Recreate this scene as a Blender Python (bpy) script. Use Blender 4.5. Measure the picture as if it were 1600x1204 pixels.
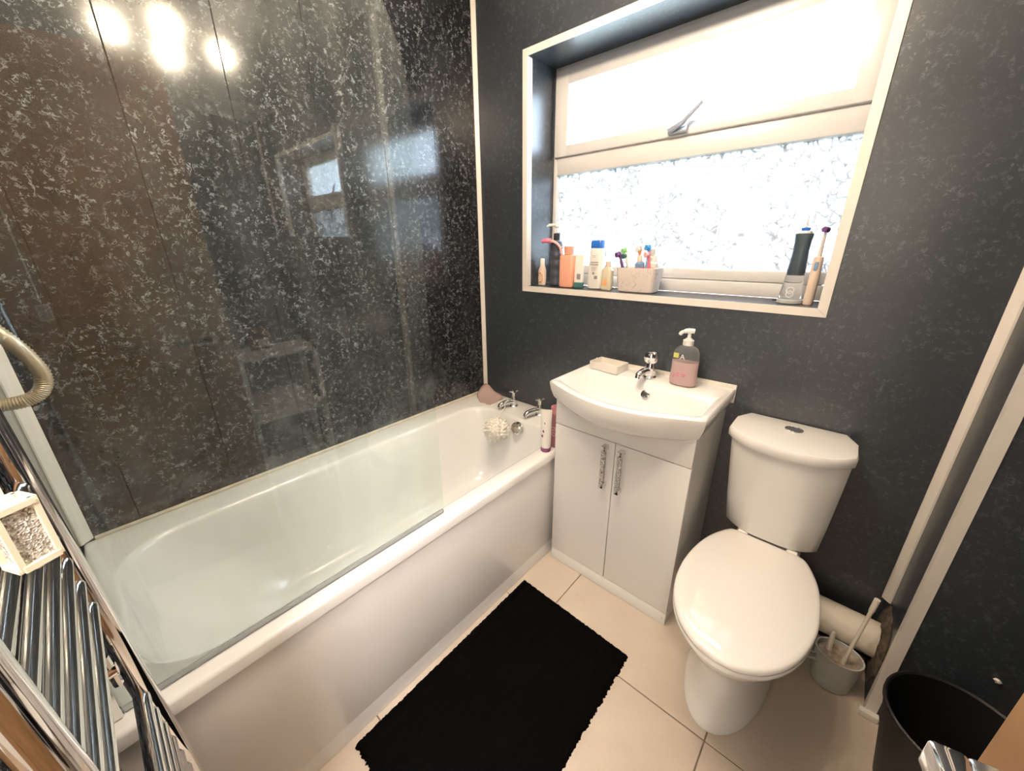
import bpy, bmesh, math, random
from mathutils import Vector, Matrix, noise
random.seed(7)
for o in list(bpy.data.objects): bpy.data.objects.remove(o)
S = bpy.context.scene
COL = S.collection
PI = math.pi

# ------------------------------------------------------------------ camera
cd = bpy.data.cameras.new('camera'); cam = bpy.data.objects.new('camera', cd); COL.objects.link(cam)
cd.sensor_width = 36.0; cd.sensor_fit = 'HORIZONTAL'; cd.lens = 598.32 / 1600 * 36.0
cd.clip_start = 0.01; cd.clip_end = 200
a, b, c = (math.radians(v) for v in (41.6606, 20.1285, -0.5074))
fw = Vector((-math.sin(a) * math.cos(b), math.cos(a) * math.cos(b), -math.sin(b)))
rt = Vector((math.cos(a), math.sin(a), 0)); up = rt.cross(fw)
r2 = math.cos(c) * rt + math.sin(c) * up; u2 = -math.sin(c) * rt + math.cos(c) * up
M = Matrix((r2, u2, -fw)).transposed().to_4x4(); M.translation = (1.5703, -1.5255, 1.3782)
cam.matrix_world = M
S.camera = cam

# ------------------------------------------------------------------ world, exposure
W = bpy.data.worlds.new('overcast'); S.world = W; W.use_nodes = True
nt = W.node_tree; nt.nodes.clear()
wo = nt.nodes.new('ShaderNodeOutputWorld'); bg = nt.nodes.new('ShaderNodeBackground')
tc = nt.nodes.new('ShaderNodeTexCoord'); sp = nt.nodes.new('ShaderNodeSeparateXYZ'); cr = nt.nodes.new('ShaderNodeValToRGB')
nt.links.new(tc.outputs['Generated'], sp.inputs[0]); nt.links.new(sp.outputs['Z'], cr.inputs[0])
cr.color_ramp.elements[0].position = 0.0; cr.color_ramp.elements[0].color = (0.80, 0.90, 1.0, 1)
cr.color_ramp.elements[1].position = 0.6; cr.color_ramp.elements[1].color = (0.66, 0.83, 1.0, 1)
nt.links.new(cr.outputs[0], bg.inputs[0]); bg.inputs[1].default_value = 19.0
nt.links.new(bg.outputs[0], wo.inputs[0])
S.view_settings.view_transform = 'Standard'; S.view_settings.look = 'None'
S.view_settings.gamma = 1.0; S.view_settings.use_curve_mapping = False
S.view_settings.exposure = 0.27
HALL_FILL_E = 165.0            # glow of the fill lamp added in the hallway
LAMP_W = 16.0            # each of the four ceiling bulbs
# light portal in the window opening (guides sky sampling, gives off nothing)
pl = bpy.data.lights.new('window_portal', 'AREA'); pl.shape = 'RECTANGLE'; pl.size = 1.2; pl.size_y = 0.95
pl.cycles.is_portal = True
po = bpy.data.objects.new('window_portal', pl); COL.objects.link(po)
po.location = (0.905, 0.33, 1.66); po.rotation_euler = (math.radians(-90), 0, 0)

# ------------------------------------------------------------------ material helpers
MATS = {}
def mat(name, col, rough=0.5, metal=0.0, spec=0.5, coat=0.0, trans=0.0, ior=1.5, emit=0, var=0.0, vscale=20, sss=0, bump=0, bscale=80):
    m = bpy.data.materials.new(name); m.use_nodes = True; n = m.node_tree; p = n.nodes['Principled BSDF']
    p.inputs['Base Color'].default_value = (*col, 1); p.inputs['Roughness'].default_value = rough
    p.inputs['Metallic'].default_value = metal; p.inputs['Specular IOR Level'].default_value = spec
    p.inputs['Coat Weight'].default_value = coat; p.inputs['Coat Roughness'].default_value = 0.05
    p.inputs['Transmission Weight'].default_value = trans; p.inputs['IOR'].default_value = ior
    if emit:
        p.inputs['Emission Color'].default_value = (*col, 1); p.inputs['Emission Strength'].default_value = emit
    if var:
        g = n.nodes.new('ShaderNodeNewGeometry'); t = n.nodes.new('ShaderNodeTexNoise'); t.inputs['Scale'].default_value = vscale
        t.inputs['Detail'].default_value = 4
        r = n.nodes.new('ShaderNodeMapRange'); r.inputs[1].default_value = .3; r.inputs[2].default_value = .7
        r.inputs[3].default_value = 1 - var; r.inputs[4].default_value = 1 + var
        v = n.nodes.new('ShaderNodeVectorMath'); v.operation = 'SCALE'; v.inputs[0].default_value = col
        n.links.new(g.outputs['Position'], t.inputs['Vector']); n.links.new(t.outputs[0], r.inputs[0])
        n.links.new(r.outputs[0], v.inputs['Scale']); n.links.new(v.outputs[0], p.inputs['Base Color'])
    if bump:
        g = n.nodes.new('ShaderNodeNewGeometry'); t = n.nodes.new('ShaderNodeTexNoise'); t.inputs['Scale'].default_value = bscale
        bn = n.nodes.new('ShaderNodeBump'); bn.inputs['Strength'].default_value = bump; bn.inputs['Distance'].default_value = .003
        n.links.new(g.outputs['Position'], t.inputs['Vector']); n.links.new(t.outputs[0], bn.inputs['Height']); n.links.new(bn.outputs[0], p.inputs['Normal'])
    MATS[name] = m
    return m
class NG:                                       # tiny node graph writer
    def __init__(s, m): s.n = m.node_tree.nodes; s.l = m.node_tree.links
    def node(s, t, ins=None, **kw):
        o = s.n.new(t)
        for k, v in kw.items(): setattr(o, k, v)
        for k, v in (ins or {}).items():
            if isinstance(v, bpy.types.NodeSocket): s.l.new(v, o.inputs[k])
            else: o.inputs[k].default_value = v
        return o
    def math(s, op, a, b=None, clamp=False):
        d = {0: a}
        if b is not None: d[1] = b
        return s.node('ShaderNodeMath', d, operation=op, use_clamp=clamp).outputs[0]
    def noise(s, vec, sc, det=2, dist=0, rough=.5):
        return s.node('ShaderNodeTexNoise', {'Vector': vec, 'Scale': sc, 'Detail': det, 'Distortion': dist, 'Roughness': rough}).outputs[0]
    def rng(s, v, a, b, c=0, d=1):
        return s.node('ShaderNodeMapRange', {0: v, 1: a, 2: b, 3: c, 4: d}).outputs[0]

def marble_panel(name, base=(.012, .013, .016), fleck=(.24, .265, .28), amount=1.0, rough=.16, spec=.5, cloud=.5, lime=0):
    m = bpy.data.materials.new(name); m.use_nodes = True; g = NG(m); p = g.n['Principled BSDF']
    pos = g.node('ShaderNodeNewGeometry').outputs['Position']
    def strokes(sc, th, msc, lo, hi, off):
        v = g.node('ShaderNodeVectorMath', {0: pos, 1: off}, operation='ADD').outputs[0]
        n1 = g.noise(v, sc, 1.5, 1.2)
        ln = g.rng(g.math('ABSOLUTE', g.math('SUBTRACT', n1, .5)), th, th * .35)
        return g.math('MULTIPLY', ln, g.rng(g.noise(v, msc, 2), lo, hi))
    s1 = strokes(62, .06, 55, .53, .60, (0, 0, 0))
    s2 = strokes(85, .065, 40, .55, .62, (3.1, 1.7, 5.2))
    cl = g.rng(g.noise(pos, 7, 3), .36, .62, .25, 1)
    f = g.math('MULTIPLY', g.math('MAXIMUM', s1, g.math('MULTIPLY', s2, .7)), cl)
    cloudf = g.math('MULTIPLY', g.rng(g.noise(pos, 5, 5, 0, .65), .45, .8), cloud * .12)
    fac = g.math('MULTIPLY', f, amount, True); fac = g.math('MAXIMUM', fac, cloudf)
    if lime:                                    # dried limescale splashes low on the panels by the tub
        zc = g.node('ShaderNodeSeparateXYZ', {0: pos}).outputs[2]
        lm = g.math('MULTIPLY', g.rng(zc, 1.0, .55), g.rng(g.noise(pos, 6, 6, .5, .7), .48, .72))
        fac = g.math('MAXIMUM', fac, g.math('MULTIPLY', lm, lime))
    mx = g.node('ShaderNodeMix', {0: fac, 6: (*base, 1), 7: (*fleck, 1)}, data_type='RGBA')
    g.l.new(mx.outputs[2], p.inputs['Base Color'])
    rr = g.rng(g.noise(pos, 3, 4), .3, .7, rough * .88, rough * 1.12)
    g.l.new(rr, p.inputs['Roughness']); p.inputs['Specular IOR Level'].default_value = spec
    MATS[name] = m; return m
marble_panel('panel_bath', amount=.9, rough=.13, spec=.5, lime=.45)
marble_panel('panel_window', base=(.027, .034, .044), fleck=(.15, .18, .21), amount=.5, rough=.34, spec=.9, cloud=.6)
mat('backing', (.12, .09, .06), .8, var=.5, vscale=30)
mat('ceiling', (.80, .79, .77), .8, var=.03, vscale=2)
mat('upvc', (.70, .69, .68), .28)
mat('trim_white', (.76, .72, .66), .35, var=.04, vscale=9)
mat('ceramic', (.86, .845, .82), .08, coat=.4)
mat('acrylic', (.86, .86, .84), .14, coat=.3, var=.02, vscale=4)
mat('gloss_white', (.80, .785, .765), .22, coat=.2)
mat('seat_white', (.86, .83, .79), .07, coat=.5)
mat('chrome', (.80, .80, .80), .05, 1.0)
mat('chrome_soft', (.74, .73, .71), .16, 1.0)
mat('satin', (.56, .53, .46), .45, .6)
mat('handle_grey', (.42, .46, .55), .35, .3)
mat('dark_slot', (.02, .02, .02), .6)
mat('grout', (.20, .15, .11), .9, var=.25, vscale=40)
mat('black_plastic', (.006, .006, .0065), .5, bump=.2, bscale=200)
mat('white_plastic', (.80, .79, .76), .35)
mat('grey_plastic', (.50, .50, .47), .4, var=.08, vscale=60)
mat('brush_top', (.36, .30, .24), .6, var=.3, vscale=80)
mat('pipe_cream', (.76, .70, .60), .35)
mat('wood', (.29, .165, .08), .7, spec=.2, var=.18, vscale=9)
mat('hall_wall', (.72, .68, .62), .9)
mat('hall_floor', (.20, .13, .08), .7)
mat('mirror', (.92, .93, .93), .01, 1.0)
mat('bulb', (1.0, .76, .48), .3, emit=14)
mat('hall_fill_glow', (1.0, .93, .87), .5, emit=HALL_FILL_E)
mat('mat_black', (.0018, .0018, .002), .95, spec=.04)
mat('hose', (.62, .52, .38), .32, .35)
mat('cream', (.80, .74, .56), .45)
mat('filler', (.10, .075, .055), .95, var=.7, vscale=60, bump=.8, bscale=120)
mat('sealant', (.72, .66, .54), .5, var=.12, vscale=25)
mat('peach', (.86, .42, .29), .35)
mat('peach_dark', (.80, .36, .24), .35)
mat('navy_grey', (.055, .065, .085), .35)
mat('pump_black', (.02, .02, .025), .3)
mat('teal_cap', (.05, .16, .17), .35)
mat('bottle_white', (.84, .82, .76), .25)
mat('blue_cap', (.03, .16, .62), .3)
mat('yellow_clear', (.86, .78, .58), .15, trans=.3)
mat('print_grey', (.30, .30, .30), .6)
mat('print_orange', (.85, .42, .20), .5)
mat('print_purple', (.28, .07, .20), .5)
mat('purple_cap', (.24, .06, .17), .35)
mat('pink', (.80, .20, .30), .35)
mat('pink_bottle', (.36, .16, .19), .3)
mat('pink_cap', (.70, .27, .29), .35)
mat('pink_light', (.86, .48, .46), .4)
mat('flannel', (.48, .35, .32), .95, bump=.6, bscale=300)
mat('puff', (.86, .82, .74), .8)
mat('green', (.25, .55, .16), .4)
mat('dark_purple', (.12, .04, .16), .4)
mat('dark_green', (.05, .14, .12), .4)
mat('orange', (.85, .22, .06), .4)
mat('blue', (.05, .30, .70), .4)
mat('steel_blue', (.20, .32, .50), .35)
mat('red_print', (.60, .06, .10), .4)
mat('flosser_blue', (.045, .065, .085), .35)
mat('rose_white', (.78, .62, .50), .35)
mat('clear_plastic', (.88, .90, .92), .08, trans=.92, ior=1.2)
mat('soap_pink', (.92, .62, .57), .2)
mat('yellow_label', (.62, .60, .16), .5)
mat('towel', (.70, .66, .66), .95, bump=.5, bscale=200)
mat('dark_red', (.25, .06, .06), .4)

def speck(name, a, b, sc, rough=.3):
    m = bpy.data.materials.new(name); m.use_nodes = True; g = NG(m); p = g.n['Principled BSDF']
    pos = g.node('ShaderNodeNewGeometry').outputs['Position']
    v = g.node('ShaderNodeTexVoronoi', {'Vector': pos, 'Scale': sc}); 
    mx = g.node('ShaderNodeMix', {0: g.node('ShaderNodeSeparateColor', {0: v.outputs['Color']}).outputs[0], 6: (*a, 1), 7: (*b, 1)}, data_type='RGBA')
    g.l.new(mx.outputs[2], p.inputs['Base Color']); p.inputs['Roughness'].default_value = rough
    bn = g.node('ShaderNodeBump', {'Height': v.outputs['Distance'], 'Strength': .8, 'Distance': .002}); g.l.new(bn.outputs[0], p.inputs['Normal'])
    MATS[name] = m
speck('crystal', (.22, .18, .14), (.95, .92, .86), 900, .15)
speck('crystal_dark', (.01, .009, .008), (.16, .13, .10), 900, .2)
speck('handle_crystal', (.10, .09, .08), (.80, .78, .74), 420, .15)
speck('carved_grey', (.66, .60, .54), (.70, .64, .58), 60, .5)

def tile_mat():
    m = bpy.data.materials.new('tile'); m.use_nodes = True; g = NG(m); p = g.n['Principled BSDF']
    pos = g.node('ShaderNodeNewGeometry').outputs['Position']
    f = g.rng(g.noise(pos, 2.2, 6, .3, .6), .3, .7)
    f2 = g.math('MULTIPLY', g.rng(g.noise(pos, 70, 3), .62, .75), .25)
    mx = g.node('ShaderNodeMix', {0: f, 6: (.50, .42, .34, 1), 7: (.60, .52, .43, 1)}, data_type='RGBA')
    m2 = g.node('ShaderNodeMix', {0: f2, 6: mx.outputs[2], 7: (.36, .28, .2, 1)}, data_type='RGBA')
    g.l.new(m2.outputs[2], p.inputs['Base Color']); p.inputs['Roughness'].default_value = .38
    MATS['tile'] = m
tile_mat()
def marble_white():
    m = bpy.data.materials.new('marble_white'); m.use_nodes = True; g = NG(m); p = g.n['Principled BSDF']
    pos = g.node('ShaderNodeNewGeometry').outputs['Position']
    ln = g.rng(g.math('ABSOLUTE', g.math('SUBTRACT', g.noise(pos, 22, 2, 1.0), .5)), .018, .0)
    mx = g.node('ShaderNodeMix', {0: g.math('MULTIPLY', ln, .55), 6: (.72, .64, .58, 1), 7: (.35, .29, .26, 1)}, data_type='RGBA')
    g.l.new(mx.outputs[2], p.inputs['Base Color']); p.inputs['Roughness'].default_value = .3
    MATS['marble_white'] = m
marble_white()
def thin_fresnel(g, ior):       # same reflectance on both faces of a thin pane
    bf = g.node('ShaderNodeNewGeometry').outputs['Backfacing']
    return g.node('ShaderNodeFresnel', {'IOR': g.rng(bf, 0, 1, ior, 1 / ior)})
def screen_glass():
    m = bpy.data.materials.new('screen_glass'); m.use_nodes = True; g = NG(m); g.n.remove(g.n['Principled BSDF'])
    out = g.n['Material Output']; pos = g.node('ShaderNodeNewGeometry').outputs['Position']
    tr = g.node('ShaderNodeBsdfTransparent', {0: (.962, .99, .977, 1)}); gl = g.node('ShaderNodeBsdfGlossy', {'Color': (1, 1, 1, 1), 'Roughness': .015})
    fr = thin_fresnel(g, 1.5)
    m1 = g.node('ShaderNodeMixShader', {0: fr.outputs[0], 1: tr.outputs[0], 2: gl.outputs[0]})
    df = g.node('ShaderNodeBsdfDiffuse', {'Color': (.80, .86, .84, 1)})
    scale = g.node('ShaderNodeMapping', {'Vector': pos, 'Scale': (1, 1, .25)}).outputs[0]
    hz = g.math('ADD', g.math('MULTIPLY', g.rng(g.noise(scale, 14, 5), .4, .75), .026), .012)
    m2 = g.node('ShaderNodeMixShader', {0: hz, 1: m1.outputs[0], 2: df.outputs[0]})
    g.l.new(m2.outputs[0], out.inputs[0]); MATS['screen_glass'] = m
screen_glass()
def window_glass(name, amt, leaf, tint=1.0):
    m = bpy.data.materials.new(name); m.use_nodes = True; g = NG(m); g.n.remove(g.n['Principled BSDF'])
    out = g.n['Material Output']; pos = g.node('ShaderNodeNewGeometry').outputs['Position']
    wp = g.node('ShaderNodeTexNoise', {'Vector': pos, 'Scale': 26.0, 'Detail': 2.0})
    off = g.node('ShaderNodeVectorMath', {0: wp.outputs['Color'], 1: (.5, .5, .5)}, operation='SUBTRACT').outputs[0]
    off = g.node('ShaderNodeVectorMath', {0: off, 'Scale': .05}, operation='SCALE').outputs[0]
    v = g.node('ShaderNodeVectorMath', {0: pos, 1: off}, operation='ADD').outputs[0]
    vo = g.node('ShaderNodeTexVoronoi', {'Vector': v, 'Scale': leaf}, feature='DISTANCE_TO_EDGE').outputs['Distance']
    vf = g.node('ShaderNodeTexVoronoi', {'Vector': v, 'Scale': leaf * 2.1}, feature='DISTANCE_TO_EDGE').outputs['Distance']
    edge = g.math('MAXIMUM', g.rng(vo, .10, .035), g.math('MULTIPLY', g.rng(vf, .09, .03), .6))
    edge = g.math('MULTIPLY', edge, g.rng(g.noise(pos, 14, 2), .36, .52))
    bn = g.node('ShaderNodeBump', {'Height': vo, 'Strength': .6, 'Distance': .01})
    tr = g.node('ShaderNodeBsdfTransparent', {0: (.95 * tint, .98 * tint, tint, 1)})
    tl = g.node('ShaderNodeBsdfTranslucent', {'Color': (.93 * tint, .96 * tint, .98 * tint, 1), 'Normal': bn.outputs[0]})
    rf = g.node('ShaderNodeBsdfRefraction', {'Color': (.95 * tint, .97 * tint, tint, 1), 'Roughness': .25, 'IOR': 1.15, 'Normal': bn.outputs[0]})
    gl = g.node('ShaderNodeBsdfGlossy', {'Roughness': .06, 'Normal': bn.outputs[0]})
    m0 = g.node('ShaderNodeMixShader', {0: .5, 1: tr.outputs[0], 2: tl.outputs[0]})
    m1 = g.node('ShaderNodeMixShader', {0: .45, 1: m0.outputs[0], 2: rf.outputs[0]})
    dk = g.node('ShaderNodeBsdfDiffuse', {'Color': (.40, .44, .47, 1)})
    m2 = g.node('ShaderNodeMixShader', {0: g.math('MULTIPLY', edge, amt, True), 1: m1.outputs[0], 2: dk.outputs[0]})
    fr = thin_fresnel(g, 1.45)
    m3 = g.node('ShaderNodeMixShader', {0: fr.outputs[0], 1: m2.outputs[0], 2: gl.outputs[0]})
    g.l.new(m3.outputs[0], out.inputs[0]); MATS[name] = m
window_glass('glass_clear', .0, 30)
window_glass('glass_leaf', .80, 30, .58)

# ------------------------------------------------------------------ geometry helpers
OFF = {}
def new_obj(name, data): 
    o = bpy.data.objects.new(name, data); COL.objects.link(o); return o
def tag(o, label=None, cat=None, group=None, kind=None):
    if label: o['label'] = label
    if cat: o['category'] = cat
    if group: o['group'] = group
    if kind: o['kind'] = kind
    return o
def thing(name, label, cat, loc=(0, 0, 0), group=None, rot=(0, 0, 0), kind=None):
    o = new_obj(name, None); o.empty_display_size = .05; o.location = loc; o.rotation_euler = rot
    OFF[o] = Vector(loc); return tag(o, label, cat, group, kind)
def obj(name, bm, m, parent=None, smooth=True, ang=35, local=False, loc=None):
    """bm in world coordinates (or in the parent's frame when local)"""
    bmesh.ops.recalc_face_normals(bm, faces=bm.faces)
    for f in bm.faces: f.smooth = smooth
    if smooth:
        t = math.radians(ang)
        for e in bm.edges:
            if len(e.link_faces) == 2 and e.calc_face_angle(0) > t: e.smooth = False
    shift = Vector((0, 0, 0))
    if parent is not None and not local: shift = OFF[parent]
    elif loc is not None: shift = Vector(loc)
    if shift.length: bmesh.ops.translate(bm, verts=bm.verts, vec=-shift)
    me = bpy.data.meshes.new(name); bm.to_mesh(me); bm.free()
    me.materials.append(MATS[m] if isinstance(m, str) else m)
    o = new_obj(name, me)
    if parent is not None: o.parent = parent; OFF[o] = OFF[parent]
    else:
        o.location = shift; OFF[o] = shift
    return o
def BM(): return bmesh.new()
def box(bm, x0, x1, y0, y1, z0, z1, bev=0, seg=2):
    r = bmesh.ops.create_cube(bm, size=1.0); vs = r['verts']
    for v in vs: v.co = ((x0 + x1) / 2 + v.co.x * (x1 - x0), (y0 + y1) / 2 + v.co.y * (y1 - y0), (z0 + z1) / 2 + v.co.z * (z1 - z0))
    if bev:
        es = list({e for v in vs for e in v.link_edges})
        bmesh.ops.bevel(bm, geom=es, offset=bev, segments=seg, affect='EDGES', profile=.5)
    return bm
def bx(*a, **k): return box(BM(), *a, **k)
def loft(bm, rings, cap0=True, cap1=True, closed=True):
    vr = [[bm.verts.new(p) for p in r] for r in rings]
    n = len(vr[0])
    for a_, b_ in zip(vr, vr[1:]):
        for i in range(n if closed else n - 1):
            j = (i + 1) % n
            bm.faces.new((a_[i], a_[j], b_[j], b_[i]))
    if cap0: bm.faces.new(vr[0][::-1])
    if cap1: bm.faces.new(vr[-1])
    return bm
def rrect(x0, x1, y0, y1, r, m=8, c=7):
    if not isinstance(r, (list, tuple)): r = [r] * 4
    cs = [(x1, y0, -90, r[0], -1, 1), (x1, y1, 0, r[1], -1, -1), (x0, y1, 90, r[2], 1, -1), (x0, y0, 180, r[3], 1, 1)]
    pts = []; arcs = []
    for cx, cy, a0, rr, sx, sy in cs:
        ox, oy = cx + sx * rr, cy + sy * rr
        arcs.append([(ox + rr * math.cos(math.radians(a0 + 90 * i / c)), oy + rr * math.sin(math.radians(a0 + 90 * i / c))) for i in range(c + 1)])
    for i in range(4):
        pts += arcs[i]; p = arcs[i][-1]; q = arcs[(i + 1) % 4][0]
        pts += [(p[0] + (q[0] - p[0]) * k / m, p[1] + (q[1] - p[1]) * k / m) for k in range(1, m)]
    return pts
def lathe(bm, prof, cx=0, cy=0, z0=0, seg=24, sx=1, sy=1, cap0=True, cap1=True):
    rings = [[(cx + r * sx * math.cos(2 * PI * i / seg), cy + r * sy * math.sin(2 * PI * i / seg), z0 + z) for i in range(seg)] for r, z in prof]
    return loft(bm, rings, cap0, cap1)
def selli(prof, cx, cy, z0, n=3.0, seg=36):
    """superellipse bottle: prof rows (z, hx, hy)"""
    rings = []
    for z, hx, hy in prof:
        ring = []
        for i in range(seg):
            t = 2 * PI * i / seg; ct, st = math.cos(t), math.sin(t)
            ring.append((cx + hx * math.copysign(abs(ct) ** (2 / n), ct), cy + hy * math.copysign(abs(st) ** (2 / n), st), z0 + z))
        rings.append(ring)
    return loft(BM(), rings)
def tube(bm, path, rad, seg=10, cap=True):
    P = [Vector(p) for p in path]; rings = []
    if not isinstance(rad, (list, tuple)): rad = [rad] * len(P)
    t0 = (P[1] - P[0]).normalized(); ref = Vector((0, 0, 1)) if abs(t0.z) < .9 else Vector((1, 0, 0))
    u = t0.cross(ref).normalized()
    for i, p in enumerate(P):
        t = (P[min(i + 1, len(P) - 1)] - P[max(i - 1, 0)]).normalized()
        u = (u - t * u.dot(t)).normalized(); w = t.cross(u)
        rings.append([p + (u * math.cos(2 * PI * k / seg) + w * math.sin(2 * PI * k / seg)) * rad[i] for k in range(seg)])
    return loft(bm, rings, cap, cap)
def spline(pts, n=8):
    P = [Vector(p) for p in pts]; P = [P[0] * 2 - P[1]] + P + [P[-1] * 2 - P[-2]]; out = []
    for i in range(1, len(P) - 2):
        for k in range(n):
            t = k / n; a_, b_, c_, d_ = P[i - 1:i + 3]
            out.append(.5 * ((2 * b_) + (c_ - a_) * t + (2 * a_ - 5 * b_ + 4 * c_ - d_) * t * t + (3 * b_ - a_ - 3 * c_ + d_) * t ** 3))
    out.append(P[-2]); return out
def prism(bm, pts, z0, z1, bev=0, seg=2):
    loft(bm, [[(x, y, z0) for x, y in pts], [(x, y, z1) for x, y in pts]])
    if bev:
        es = [e for e in bm.edges if abs(e.verts[0].co.z - e.verts[1].co.z) < 1e-6]
        bmesh.ops.bevel(bm, geom=es, offset=bev, segments=seg, affect='EDGES', profile=.5)
    return bm
def xf(bm, mtx): bmesh.ops.transform(bm, matrix=mtx, verts=bm.verts); return bm
def lettering(text, size, mtx, m, parent, name='lettering'):
    cu = bpy.data.curves.new(name, 'FONT'); cu.body = text; cu.size = size; cu.extrude = .0002; cu.align_x = 'CENTER'; cu.align_y = 'CENTER'
    t = bpy.data.objects.new('tmp', cu); COL.objects.link(t)
    me = bpy.data.meshes.new_from_object(t.evaluated_get(bpy.context.evaluated_depsgraph_get()))
    bpy.data.objects.remove(t); bpy.data.curves.remove(cu)
    bm = BM(); bm.from_mesh(me); bpy.data.meshes.remove(me); xf(bm, mtx)
    return obj(name, bm, m, parent, smooth=False)
def struct(name, bm, m, label, cat, parent=None, **k):
    o = obj(name, bm, m, parent, **k)
    if parent is None: tag(o, label, cat, kind='structure')
    return o

# ------------------------------------------------------------------ room shell
CZ = 2.44; XR = 2.15; YB = -1.70; BX = 1.874; BY = -.224
# floor: grout bed with 60 cm tiles
fl = struct('floor', bx(-.1, XR + .1, YB - .12, .1, -.12, -.004), 'grout', 'beige stone-look tiled bathroom floor', 'floor', smooth=False)
xs = [-.28, .323, .923, 1.523, 2.123, 2.72]; ys = [.57, -.03, -.632, -1.236, -1.84]
for i in range(5):
    for j in range(4):
        x0, x1 = max(xs[i], 0) + .0018, min(xs[i + 1], XR) - .0018; y1, y0 = min(ys[j], 0) - .0018, max(ys[j + 1], YB - .1) + .0018
        if x1 - x0 < .02 or y1 - y0 < .015 or x1 < .7: continue
        obj('tile', bx(x0, x1, y0, y1, -.004, 0, bev=.0012, seg=1), 'tile', fl)
struct('ceiling', bx(-.3, XR + .3, YB - .15, .3, CZ, CZ + .12), 'ceiling', 'plain white painted ceiling', 'ceiling', smooth=False)
# left wall and its vertical wall panels
wl = struct('wall_left', bx(-.25, -.012, YB - .12, .3, -.12, CZ), 'backing', 'black marble-effect panelled wall along the bath', 'wall', smooth=False)
js = [0, -.265, -.525, -.785, -1.045, -1.305, -1.565, YB]
for k in range(7):
    gp = {4: .0010, 5: .0012}
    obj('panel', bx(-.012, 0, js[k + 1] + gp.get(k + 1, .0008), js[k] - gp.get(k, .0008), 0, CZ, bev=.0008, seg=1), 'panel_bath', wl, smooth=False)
# window wall
WX0, WX1, WZ0, WZ1 = .305, 1.500, 1.172, 2.132
ww = thing('wall_window', 'black marble-effect panelled wall around the window', 'wall', (0, 0, 0), kind='structure')
bm = BM()
for q in ((-.25, WX0 - .012, 0, CZ), (WX1 + .012, XR + .2, 0, CZ), (WX0 - .012, WX1 + .012, 0, WZ0 - .012), (WX0 - .012, WX1 + .012, WZ1 + .012, CZ)):
    box(bm, q[0], q[1], .012, .30, q[2] - (.12 if q[2] == 0 else 0), q[3])
obj('masonry', bm, 'backing', ww, smooth=False)
for q in ((0, WX0, 0, CZ), (WX1, BX + .3, 0, CZ), (WX0, .904, 0, WZ0), (.9045, WX1, 0, WZ0), (WX0, WX1, WZ1, CZ)):
    obj('panel', bx(q[0] + .0001, q[1] - .0001, 0, .012, q[2], q[3]), 'panel_window', ww, smooth=False)
obj('reveal_panel', bx(WX0 - .012, WX0, .0121, .22, WZ0, WZ1), 'panel_window', ww, smooth=False)
obj('reveal_panel', bx(WX1, WX1 + .012, .0121, .22, WZ0, WZ1), 'panel_window', ww, smooth=False)
obj('reveal_panel', bx(WX0, WX1, .0121, .22, WZ1, WZ1 + .012), 'panel_window', ww, smooth=False)
SZ = 1.183
obj('sill_board', bx(WX0, WX1, .0121, .22, WZ0 - .012, SZ, bev=.001), 'panel_window', ww, smooth=False)
# pipe boxing in the right corner, right wall, back wall with doorway
wbx = struct('wall_boxing', bx(BX + .012, XR, BY + .012, -.0005, 0, CZ), 'backing', 'black panelled pipe boxing in the corner beside the toilet', 'wall', smooth=False)
obj('panel', bx(BX, BX + .012, BY + .0125, -.0005, 0, CZ), 'panel_window', wbx, smooth=False)
obj('panel', bx(BX, XR, BY, BY + .012, 0, CZ), 'panel_window', wbx, smooth=False)
wr = struct('wall_right', bx(XR + .012, XR + .25, YB - .12, .3, -.12, CZ), 'backing', 'black panelled wall on the right', 'wall', smooth=False)
for y0, y1 in ((-1.70, -1.2), (-1.2, -.7), (-.7, BY)):
    obj('panel', bx(XR, XR + .012, y0 + .0005, y1 - .0005, 0, CZ), 'panel_window', wr, smooth=False)
DX0, DX1, DZ = 1.235, 1.855, 1.98
wb = thing('wall_back', 'black panelled wall behind the camera with the doorway', 'wall', (0, YB, 0), kind='structure')
bm = BM()
for q in ((-.25, DX0 - .03, -.12, CZ), (DX1 + .03, XR + .2, -.12, CZ), (DX0 - .03, DX1 + .03, DZ + .03, CZ)): box(bm, q[0], q[1], YB - .12, YB - .012, q[2], q[3])
obj('masonry', bm, 'hall_wall', wb, smooth=False)
for q in ((0, .55, 0, CZ), (.55, DX0 - .03, 0, CZ), (DX1 + .03, XR, 0, CZ), (DX0 - .03, DX1 + .03, DZ + .03, CZ)):
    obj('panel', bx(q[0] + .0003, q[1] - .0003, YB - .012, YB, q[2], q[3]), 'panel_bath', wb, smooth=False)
df = thing('door_frame', 'pale wooden lining of the open doorway', 'door frame', (DX0, YB, 0), kind='structure')
obj('jamb', bx(DX0 - .03, DX0, YB - .12, YB + .012, 0, DZ + .03), 'wood', df); obj('jamb', bx(DX1, DX1 + .03, YB - .12, YB + .012, 0, DZ + .03), 'wood', df)
obj('head', bx(DX0, DX1, YB - .12, YB + .012, DZ, DZ + .03), 'wood', df)
# hallway beyond the door
struct('floor_hall', bx(.6, 2.5, -2.9, YB - .12, -.12, 0), 'hall_floor', 'brown hallway floor outside the bathroom', 'floor', smooth=False)
bm = BM(); box(bm, .6, 2.5, -3.0, -2.9, -.12, CZ); box(bm, .5, .6, -3.0, YB - .12, -.12, CZ); box(bm, 2.5, 2.6, -3.0, YB - .12, -.12, CZ)
struct('wall_hall', bm, 'hall_wall', 'off-white hallway wall outside the bathroom', 'wall', smooth=False)
struct('ceiling_hall', bx(.5, 2.6, -3.0, YB - .15, CZ, CZ + .12), 'ceiling', 'white hallway ceiling outside the bathroom', 'ceiling', smooth=False)

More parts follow.
